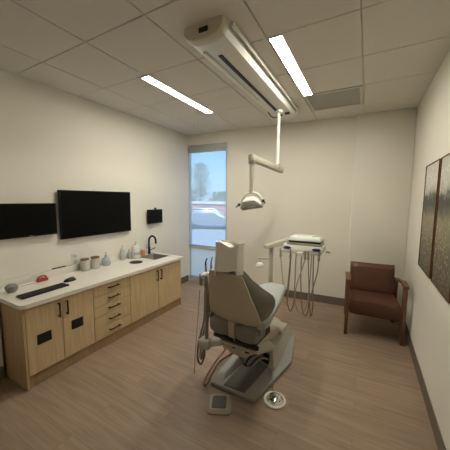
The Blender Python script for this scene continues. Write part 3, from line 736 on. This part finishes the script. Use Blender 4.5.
# paper cover hanging over the headrest
tw = thing('headrest_cover', 'white cloth cover hung over the headrest of the dental chair', 'cloth', W((hrx, hry, 1.25)), CR, None, False)
def drape(u, v):
    a = 2*PI*u
    c, s_ = math.cos(a), math.sin(a)
    hx = .104+.010*math.sin(5*a)*v; hy = .055+.012*math.cos(4*a+1)*v
    x = hx*math.copysign(abs(c)**.35, c); y = hy*math.copysign(abs(s_)**.5, s_)
    drop = .215+.02*math.sin(2*a+.6)+(.03 if c < -.6 else 0)
    zt = .038-.045*max(0, 1-abs(x-.035)/.055)*(1 if s_ < 0 else .3)
    zt = .038+(zt-.038)*max(0, 1-3*v)
    return (x, y-.022*v, zt-drop*v+.004*math.sin(9*a)*v)
MB().sheet(drape, 56, 16, .003).build('drape', M['towel'], tw, ang=60)
MB().sheet(lambda u, v: ((2*u-1)*.105, (2*v-1)*.052, .014+.012*abs(2*u-1)-.03*max(0, 1-abs((2*u-1)*.105-.035)/.055)), 14, 6, .003).build('top_fold', M['towel'], tw, ang=60)

# ------------------------------------------------------------------ assistant's arm on the left of the chair
dc['_w'] = [0, 0, 0]
class WMB(MB):
    """parts of the chair given in world coordinates"""
    def build(s, *a, **k):
        s.bm.transform((Matrix.Translation(CO) @ Matrix.Rotation(CR, 4, 'Z')).inverted()); return MB.build(s, *a, **k)
asg = WMB().bar((-.99, 1.865, .385), (-1.17, 1.80, .345), .07, .055, .014).lathe([(.04, -.035), (.045, -.02), (.045, .03), (.035, .04)], (-.975, 1.87, .385)).build('assistant_arm', M['lightgrey'], dc)
WMB().box((-1.175, 1.80, .345), (.105, .10, .085), .018).build('joint_block', M['lightgrey'], asg)
WMB().tube([(-1.165, 1.80, .38), (-1.19, 1.84, .56), (-1.205, 1.86, .78), (-1.215, 1.86, .87)], .017, 10).build('upright', M['grey'], asg)
WMB().bar((-1.24, 1.81, .93), (-1.175, 1.90, .955), .05, .035, .008).box((-1.21, 1.855, .895), (.06, .085, .06), .012).build('holder_bar', M['white'], asg)
WMB().box((-1.232, 1.815, .905), (.025, .03, .105), .006).box((-1.178, 1.815, .905), (.02, .025, .09), .005).build('holder_clip', M['steel'], asg)
def suction(x, y, zt, path, label, m):
    t = thing('suction_handpiece', label, 'suction handpiece', (x, y, .93), 0, 'suction handpieces on the chair arm')
    MB().cyl((x, y, .905), (x-.004, y-.004, 1.02), .012, .010).build('handle', M['grey'], t)
    MB().tube([(x-.004, y-.004, 1.015), (x-.002, y-.005, 1.05), (x+.012, y-.005, zt)], [.008, .005], 10).build('tip', m, t)
    MB().tube(path, .009, 10).build('hose', M['hose'], t)
suction(-1.222, 1.882, 1.08, [(-1.222, 1.882, .91), (-1.228, 1.875, .80), (-1.222, 1.85, .55), (-1.245, 1.83, .40), (-1.268, 1.82, .28), (-1.262, 1.80, .17), (-1.225, 1.80, .13), (-1.19, 1.80, .22), (-1.185, 1.79, .31)], 'left suction handpiece with a dark tip in the assistant arm holder', M['dark'])
suction(-1.180, 1.905, 1.095, [(-1.180, 1.905, .91), (-1.20, 1.90, .78), (-1.19, 1.88, .58), (-1.225, 1.85, .42), (-1.245, 1.84, .30), (-1.24, 1.81, .20), (-1.215, 1.79, .19), (-1.195, 1.78, .25), (-1.18, 1.78, .31)], 'right suction handpiece with a long grey tip in the assistant arm holder', M['steel'])
MB_ = MB().tube([(-1.23, 2.30, .03), (-1.235, 2.22, .011), (-1.225, 2.05, .011), (-1.19, 1.85, .011), (-1.155, 1.735, .011), (-1.135, 1.725, .011), (-1.135, 1.77, .011), (-1.165, 1.9, .011), (-1.19, 2.05, .011), (-1.16, 2.2, .011), (-1.11, 2.25, .02)], .007, 10)
h = MB_.build('floor_hose', M['hosebrown'], None, loc=(-1.2, 1.85, 0)); tag(h, 'pale brown hose lying on the floor left of the chair base', 'hose')
h2 = MB().tube([(-1.255, 1.83, .80), (-1.275, 1.82, .5), (-1.29, 1.80, .2), (-1.30, 1.80, .03), (-1.32, 1.83, .008), (-1.34, 1.90, .008)], .0035, 6).build('thin_cable', M['hoselight'], None, loc=(-1.29, 1.8, 0)); tag(h2, 'thin pale cable hanging to the floor beside the suction hoses', 'cable')

# ------------------------------------------------------------------ foot controls
fp = thing('foot_pedal', 'grey foot pedal with a square dark pad on the floor behind the chair', 'foot pedal', (-.925, 1.61, 0), math.radians(26), None, False)
def rr(w, h, r): return arc(w-r, h-r, r, 0, PI/2, 4)+arc(-w+r, h-r, r, PI/2, PI, 4)+arc(-w+r, -h+r, r, PI, 1.5*PI, 4)+arc(w-r, -h+r, r, 1.5*PI, 2*PI, 4)
MB().loft([[(x, y, 0) for x, y in rr(.092, .097, .04)], [(x, y, .012) for x, y in rr(.092, .097, .04)], [(x, y, .03) for x, y in rr(.074, .08, .03)]]).build('housing', M['pedal'], fp)
MB().loft([[(x, y-.004, .029) for x, y in rr(.056, .062, .015)], [(x, y-.004, .036) for x, y in rr(.052, .058, .015)]]).build('pad', M['mat'], fp)
fr = thing('foot_control', 'round chrome foot control with a white rim at the right corner of the chair base', 'foot pedal', (-.56, 1.865, 0))
c = (-.56, 1.865, 0)
MB().lathe([(.082, 0), (.088, .004), (.088, .014), (.078, .018), (.07, .012)], c, 32).build('rim', M['white'], fr)
MB().lathe([(.07, .010), (.066, .022), (.05, .034), (.025, .042), (.003, .044)], c, 32).build('dome', M['chrome'], fr)
MB().tube([(-.595, 1.935, .012), (-.62, 1.99, .02), (-.635, 2.03, .048), (-.66, 2.09, .05), (-.70, 2.14, .06)], .006, 8).build('cord', M['grey'], fr)

# ------------------------------------------------------------------ delivery unit at the foot of the chair
DY = 3.10
du = thing('delivery_unit', 'white dentist delivery unit on a post beyond the foot of the chair', 'delivery unit', (-1.03, DY, 0))
MB().lathe([(.15, 0), (.15, .018), (.13, .03), (.04, .04)], (-1.03, DY, 0), 32).build('floor_flange', M['lightgrey'], du)
MB().bar((-1.03, DY, .03), (-1.03, DY, 1.0), .045, .06, .01, up=(0, 1, 0)).build('post', M['lightgrey'], du)
MB().hexa([(-1.115, DY-.06, .995), (-1.06, DY-.085, .985), (-.80, DY-.02, 1.055), (-.84, DY+.06, 1.07)], [(-1.115, DY-.05, 1.035), (-1.06, DY-.075, 1.03), (-.80, DY-.01, 1.135), (-.84, DY+.07, 1.135)], .008).build('flex_arm', M['armgrey'], du)
MB().bar((-1.04, DY-.02, .855), (-1.195, DY-.04, .85), .035, .022, .006).build('side_bracket', M['lightgrey'], du)
cup = MB().lathe([(.008, .10), (.008, .06), (.03, .055), (.05, .03), (.052, .01), (.046, .0)], (-1.165, DY-.04, .735), 20).build('bell_cap', M['white'], du); cup['label'] = 'white bell-shaped cap on the side bracket'
MB().cyl((-1.165, DY-.04, .80), (-1.165, DY-.04, .85), .008).build('bell_stem', M['grey'], du)
head = MB()
head.loft([[(x, DY+y*a, z) for x, y in [(-.845, -.12), (-.79, -.155), (-.62, -.17), (-.45, -.155), (-.395, -.12), (-.395, .10), (-.45, .13), (-.79, .13), (-.845, .10)]] for a, z in ((.86, 1.012), (1, 1.022), (1, 1.065), (.95, 1.078))])
head = head.build('control_head', M['white'], du, ang=40)
MB().bar((-.375, DY-.03, 1.015), (-.33, DY-.03, 1.01), .05, .018, .006).build('side_handle', M['grey'], du)
for x in (-.785, -.462):
    MB().loft([[(x+.045*a*math.cos(k*PI/8), DY-.155+y, 1.048+.018*a*math.sin(k*PI/8)) for k in range(16)] for y, a in ((0.012, 1), (-.012, .95), (-.016, .7))]).build('control_pad', M['blue'], du)
MB().span((-.88, DY-.165, .985), (-.41, DY-.10, 1.018), .008).build('instrument_rail', M['offwhite'], du)
MB().span((-.665, DY-.20, .965), (-.60, DY-.155, 1.012), .006).build('centre_latch', M['white'], du)
# tray and case stacked on the head, with a slab in the gap between
tr = thing('instrument_tray', 'grey-green instrument tray resting on top of the delivery unit', 'tray', (-.61, DY, 1.079))
MB().prism([(-.80, DY-.13), (-.42, DY-.13), (-.42, DY+.12), (-.80, DY+.12)], 1.079, 1.093, .005).build('floor_panel', M['grey'], tr)
b = MB()
b.span((-.80, DY-.13, 1.091), (-.795, DY+.12, 1.109)).span((-.425, DY-.13, 1.091), (-.42, DY+.12, 1.109)).span((-.80, DY-.13, 1.091), (-.42, DY-.125, 1.109)).span((-.80, DY+.115, 1.091), (-.42, DY+.12, 1.109))
b.build('rim', M['lightgrey'], tr)
td = thing('gap_shade_slab', 'dark flat slab standing in for the shaded gap between the grey tray and the pale lid', 'tray', (-.60, DY, 1.109))
MB().prism([(-.78, DY-.135), (-.43, DY-.135), (-.43, DY+.12), (-.78, DY+.12)], 1.109, 1.129, .004).build('body', M['dark'], td)  # near-black slab stands in for the shade in the gap under the case
MB().span((-.79, DY-.14, 1.128), (-.42, DY+.125, 1.132)).build('lip', M['mat'], td)
tl = thing('instrument_case', 'pale green flat instrument case topmost on the tray stack', 'case', (-.60, DY, 1.132))
MB().hexa([(-.785, DY-.15, 1.132), (-.415, DY-.15, 1.132), (-.415, DY+.12, 1.132), (-.785, DY+.12, 1.132)], [(-.765, DY-.13, 1.181), (-.435, DY-.13, 1.176), (-.435, DY+.10, 1.176), (-.765, DY+.10, 1.181)], .012).build('cover', M['trayg'], tl)
MB().bar((-.52, DY-.06, 1.179), (-.44, DY+.06, 1.179), .03, .016, .005).build('grip', M['lightgrey'], tl)
# five handpieces in the rail, each with a hose looping back to the head
hp = [('leftmost handpiece hanging from the delivery unit rail, pale hose', [(-.862, .93), (-.850, .82), (-.825, .58), (-.830, .43), (-.800, .35), (-.768, .43), (-.760, .65), (-.752, .85), (-.75, 1.0)]),
      ('second handpiece from the left in the delivery unit rail', [(-.745, .93), (-.756, .75), (-.768, .56), (-.770, .40), (-.730, .28), (-.692, .40), (-.690, .60), (-.690, .85), (-.69, 1.0)]),
      ('middle handpiece on the delivery unit rail, its hose slanting to the left', [(-.578, .93), (-.618, .78), (-.660, .62), (-.678, .48), (-.650, .33), (-.590, .29), (-.540, .40), (-.522, .65), (-.517, .85), (-.515, 1.0)]),
      ('second handpiece from the right in the delivery unit rail', [(-.545, .93), (-.535, .80), (-.522, .62), (-.508, .44), (-.495, .30), (-.482, .30), (-.474, .44), (-.488, .70), (-.495, 1.0)]),
      ('rightmost handpiece on the delivery unit rail, its hose slanting to the left', [(-.432, .93), (-.440, .80), (-.480, .60), (-.512, .44), (-.525, .33), (-.555, .28), (-.590, .36), (-.615, .60), (-.625, .85), (-.625, 1.0)])]
for i, (lab, pth) in enumerate(hp):
    x = pth[0][0]
    t = thing('dental_handpiece', lab, 'handpiece', (x, DY-.155, .96), 0, 'handpieces on the delivery unit')
    yy = DY-.158; n = len(pth)
    MB().lathe([(.009, 0), (.014, .006), (.014, .03), (.010, .05), (.012, .06)], (x, yy, .925), 12).build('coupler', M['grey'], t)
    MB().cyl((x, yy, .98), (x, yy-.012, 1.03), .009, .006, 10).build('body', M['steel'], t)
    MB().tube([(px_, yy-.016*(i-2)*math.sin(PI*k/(n-1))*.7+.055*max(0, (k-n/2)/(n/2)), z_) for k, (px_, z_) in enumerate(pth)], .0062, 8).build('hose', M['hoselight'] if i in (0, 2) else M['hose'], t)

# ------------------------------------------------------------------ armchair in the back corner
AC = (.118, 3.62, 0); AR = math.radians(4)
ac = thing('armchair', 'brown leather armchair with walnut arms and legs in the back right corner', 'armchair', AC, AR, None, False)
MB().loft([ring(0, y, .262, zt, zb, 28, 7) for y, zt, zb in ((-.345, .42, .29), (-.335, .44, .272), (-.27, .448, .268), (.1, .43, .268), (.22, .42, .27))]).build('seat', M['leather'], ac, ang=50)
def bk(u, v):
    z = .40+v*.375; t = 2*u-1
    return (t*.252, .13+.10*v-.012*(1-t*t), z)
MB().sheet(bk, 16, 12, lambda u, v: .095*max(.35, 1-abs(2*u-1)**10)*max(.35, 1-abs(2*v-1)**10)).build('backrest', M['leather'], ac, ang=60)
for s in (-1, 1):
    x = s*.282
    MB().hexa([(x-.019, -.335, 0), (x+.019, -.335, 0), (x+.019, -.30, 0), (x-.019, -.30, 0)], [(x-.02, -.34, .66), (x+.02, -.34, .66), (x+.02, -.285, .66), (x-.02, -.285, .66)], .006).build('front_leg', M['walnut'], ac)
    MB().hexa([(x-.019, .26, 0), (x+.019, .26, 0), (x+.019, .295, 0), (x-.019, .295, 0)], [(x-.02, .18, .60), (x+.02, .18, .60), (x+.02, .235, .60), (x-.02, .235, .60)], .006).build('rear_leg', M['walnut'], ac)
    MB().sheet(lambda u, v: (x+(2*u-1)*.026, -.35+v*.60, .665+.018*math.sin(PI*min(1, v*1.6))*(1 if v < .62 else .2)-.085*max(0, v-.25)), 2, 18, .028).build('armrest', M['walnut'], ac)
    MB().bar((x, -.32, .30), (x, .24, .27), .026, .05, .006).build('side_rail', M['walnut'], ac)
MB().bar((-.28, .215, .30), (.28, .215, .30), .026, .05, .006).build('cross_rail', M['walnut'], ac)

# ------------------------------------------------------------------ pictures on the right wall
def picture(y0, y1, label):
    zc = 1.455; yc = (y0+y1)/2; hw = (y1-y0)/2; hh = .462
    t = thing('framed_picture', label, 'picture', (XR, yc, zc), 0, 'meadow pictures on the right wall', False)
    f = MB(); w = .008
    for a, b in (((-.04, -hw, -hh), (0, -hw+w, hh)), ((-.04, hw-w, -hh), (0, hw, hh)), ((-.04, -hw, -hh), (0, hw, -hh+w)), ((-.04, -hw, hh-w), (0, hw, hh))): f.span(a, b, .001)
    f.build('frame', M['pframe'], t)
    MB().span((-.034, -hw+w, -hh+w), (-.004, hw-w, hh-w)).build('print', M['print'], t)
    return t
p1 = picture(2.49, 2.99, 'framed misty meadow picture nearer the corner with the armchair')
p2 = copy_tree(p1); p2.location = (XR, 2.19, 1.455); p2['label'] = 'framed meadow picture cut off by the right edge of the photo'

# ------------------------------------------------------------------ outside the window
G = -.45
gp = MB().span((-40, 4.7, G-.1), (12, 60, G)).build('parking_lot', M['asphalt']); struct(gp)
bw = thing('brick_building', 'low pink brick building across the parking lot behind the car', 'building', (-16, 25, G))
MB().span((-32, 24, G), (-4, 30, 1.05)).build('wall', M['brick'], bw)
MB().span((-32.2, 23.8, 1.05), (-3.8, 30.2, 1.28)).build('roof_edge', M['coping'], bw)
MB().span((-16.4, 23.97, -.1), (-15.0, 24.02, .7)).build('window', M['carglass'], bw)
car = thing('car', 'silver car parked outside the window in front of the brick building', 'car', (-9.5, 15.2, G), math.radians(24), None, False)
prof = [(-2.25, .35), (-2.3, .75), (-2.15, .92), (-1.75, 1.0), (-1.25, 1.38), (-.9, 1.44), (.35, 1.42), (.95, 1.02), (1.9, .86), (2.2, .7), (2.25, .35)]
MB().loft([[(x*a, y, z if z < .5 else .5+(z-.5)*b) for x, z in prof] for y, a, b in ((-.88, .97, .55), (-.84, 1, .72), (-.74, 1, 1), (.74, 1, 1), (.84, 1, .72), (.88, .97, .55))]).build('body', M['carpaint'], car, ang=40)
for s in (-1, 1):
    MB().prism([(-1.55, .98), (-1.18, 1.33), (-.88, 1.38), (.3, 1.36), (.78, 1.0)], s*.765-.02, s*.765+.02, axis='y').build('side_window', M['carglass'], car)
    for x in (-1.4, 1.42):
        wv = MB().cyl((x, s*.70, .33), (x, s*.90, .33), .33, seg=24).build('wheel', M['tyre'], car)
        MB().cyl((x, s*.89, .33), (x, s*.905, .33), .2, seg=16).build('hub_cap', M['steel'], wv)
    MB().box((-2.26, s*.62, .78), (.06, .3, .14), .02).build('tail_lamp', M['tail'], car)
def tree(x, y, h, r, label, mat, cl):
    t = thing('tree', label, 'tree', (x, y, G), 0, 'trees outside the window', False)
    MB().tube([(0, 0, 0), (.05, 0, h*.4), (0, .05, h*.8)], [.14, .05], 8).tube([(.03, 0, h*.35), (r*.3, 0, h*.6), (r*.45, .1, h*.75)], [.06, .02], 6).tube([(.03, 0, h*.35), (-r*.3, .1, h*.55), (-r*.5, .1, h*.7)], [.06, .02], 6).build('trunk', M['bark'], t)
    b = bmesh.new(); rnd = random.Random(int(x*100))
    for k in range(cl):
        a = rnd.uniform(0, 2*PI); rad = r*math.sqrt(rnd.random()); hz = h*(.35+.62*rnd.random())
        sh = math.sqrt(max(0.05, 1-((hz/h-.62)/.42)**2))
        c = Vector((rad*sh*math.cos(a), rad*sh*math.sin(a), hz))
        for q in range(14):
            d = Vector((rnd.gauss(0, .16), rnd.gauss(0, .16), rnd.gauss(0, .13)))
            n = Vector((rnd.gauss(0, 1), rnd.gauss(0, 1), rnd.gauss(0, 1))).normalized(); o = n.orthogonal().normalized(); p = n.cross(o); s_ = rnd.uniform(.05, .11)
            vs = [b.verts.new(c+d+o*s_*e0+p*s_*.6*e1) for e0, e1 in ((-1, 0), (0, -1), (1, 0), (0, 1))]; b.faces.new(vs)
    me = MB(); me.merge(b); me.build('crown', mat, t)
    return t
tree(-21.5, 31.5, 7.4, 1.7, 'pale tall tree rising beyond the brick building, left side of the window', M['leafpale'], 300)
for k, (x, y, h, r) in enumerate([(-26.0, 36, 3.6, 2.1), (-21.2, 37, 3.3, 2.1), (-16.4, 36.5, 3.5, 2.1)]):
    tree(x, y, h, r, ['low green tree behind the brick building, left of the row', 'low green tree behind the brick building, middle of the row', 'low green tree behind the brick building, right of the row'][k], M['leaf'], 150)

# ------------------------------------------------------------------ daylight
w = bpy.data.worlds.new('sky'); sc.world = w; w.use_nodes = True
nt = w.node_tree; bg = nt.nodes['Background']
geo = nt.nodes.new('ShaderNodeTexCoord'); sep = nt.nodes.new('ShaderNodeSeparateXYZ')
nt.links.new(geo.outputs['Generated'], sep.inputs[0])
ramp = nt.nodes.new('ShaderNodeValToRGB')      # clear sky, cool against the warm room lamps
e = ramp.color_ramp.elements
e[0].position = 0; e[0].color = (.50, .66, .80, 1); e[1].position = .75; e[1].color = (.10, .30, .80, 1)
for p_, c_ in ((.05, (.46, .68, .92, 1)), (.18, (.26, .56, .98, 1))):
    k_ = e.new(p_); k_.color = c_
nt.links.new(sep.outputs['Z'], ramp.inputs['Fac']); nt.links.new(ramp.outputs['Color'], bg.inputs[0]); bg.inputs['Strength'].default_value = 2.0
sl = bpy.data.lights.new('sun', 'SUN'); sl.energy = 6.5; sl.angle = math.radians(.6); sl.color = (1, .96, .9)
so = bpy.data.objects.new('sun', sl); COL.objects.link(so)
so.rotation_euler = Vector((-.25, .65, -.72)).to_track_quat('-Z', 'Y').to_euler()   # shines from behind the building

# ------------------------------------------------------------------ camera
cam = bpy.data.cameras.new('camera'); co = bpy.data.objects.new('camera', cam); COL.objects.link(co)
cam.sensor_width = 36; cam.sensor_fit = 'HORIZONTAL'; cam.lens = 256.8/450*36; cam.clip_start = .02; cam.clip_end = 300
right = Vector((.87598737, .48228799, .00666567)); down = Vector((.05453574, -.08530422, -.99486132)); fwd = Vector((-.47924106, .87184946, -.10102735))
Rm = Matrix((right, -down, -fwd)).transposed().to_4x4()
co.matrix_world = Matrix.Translation((0, 0, 1.605)) @ Rm
sc.camera = co
for o in bpy.data.objects:
    if '_w' in o: del o['_w']
vs_ = sc.view_settings
vs_.view_transform = 'Standard'; vs_.look = 'None'; vs_.gamma = 1; vs_.use_curve_mapping = False; vs_.exposure = .03
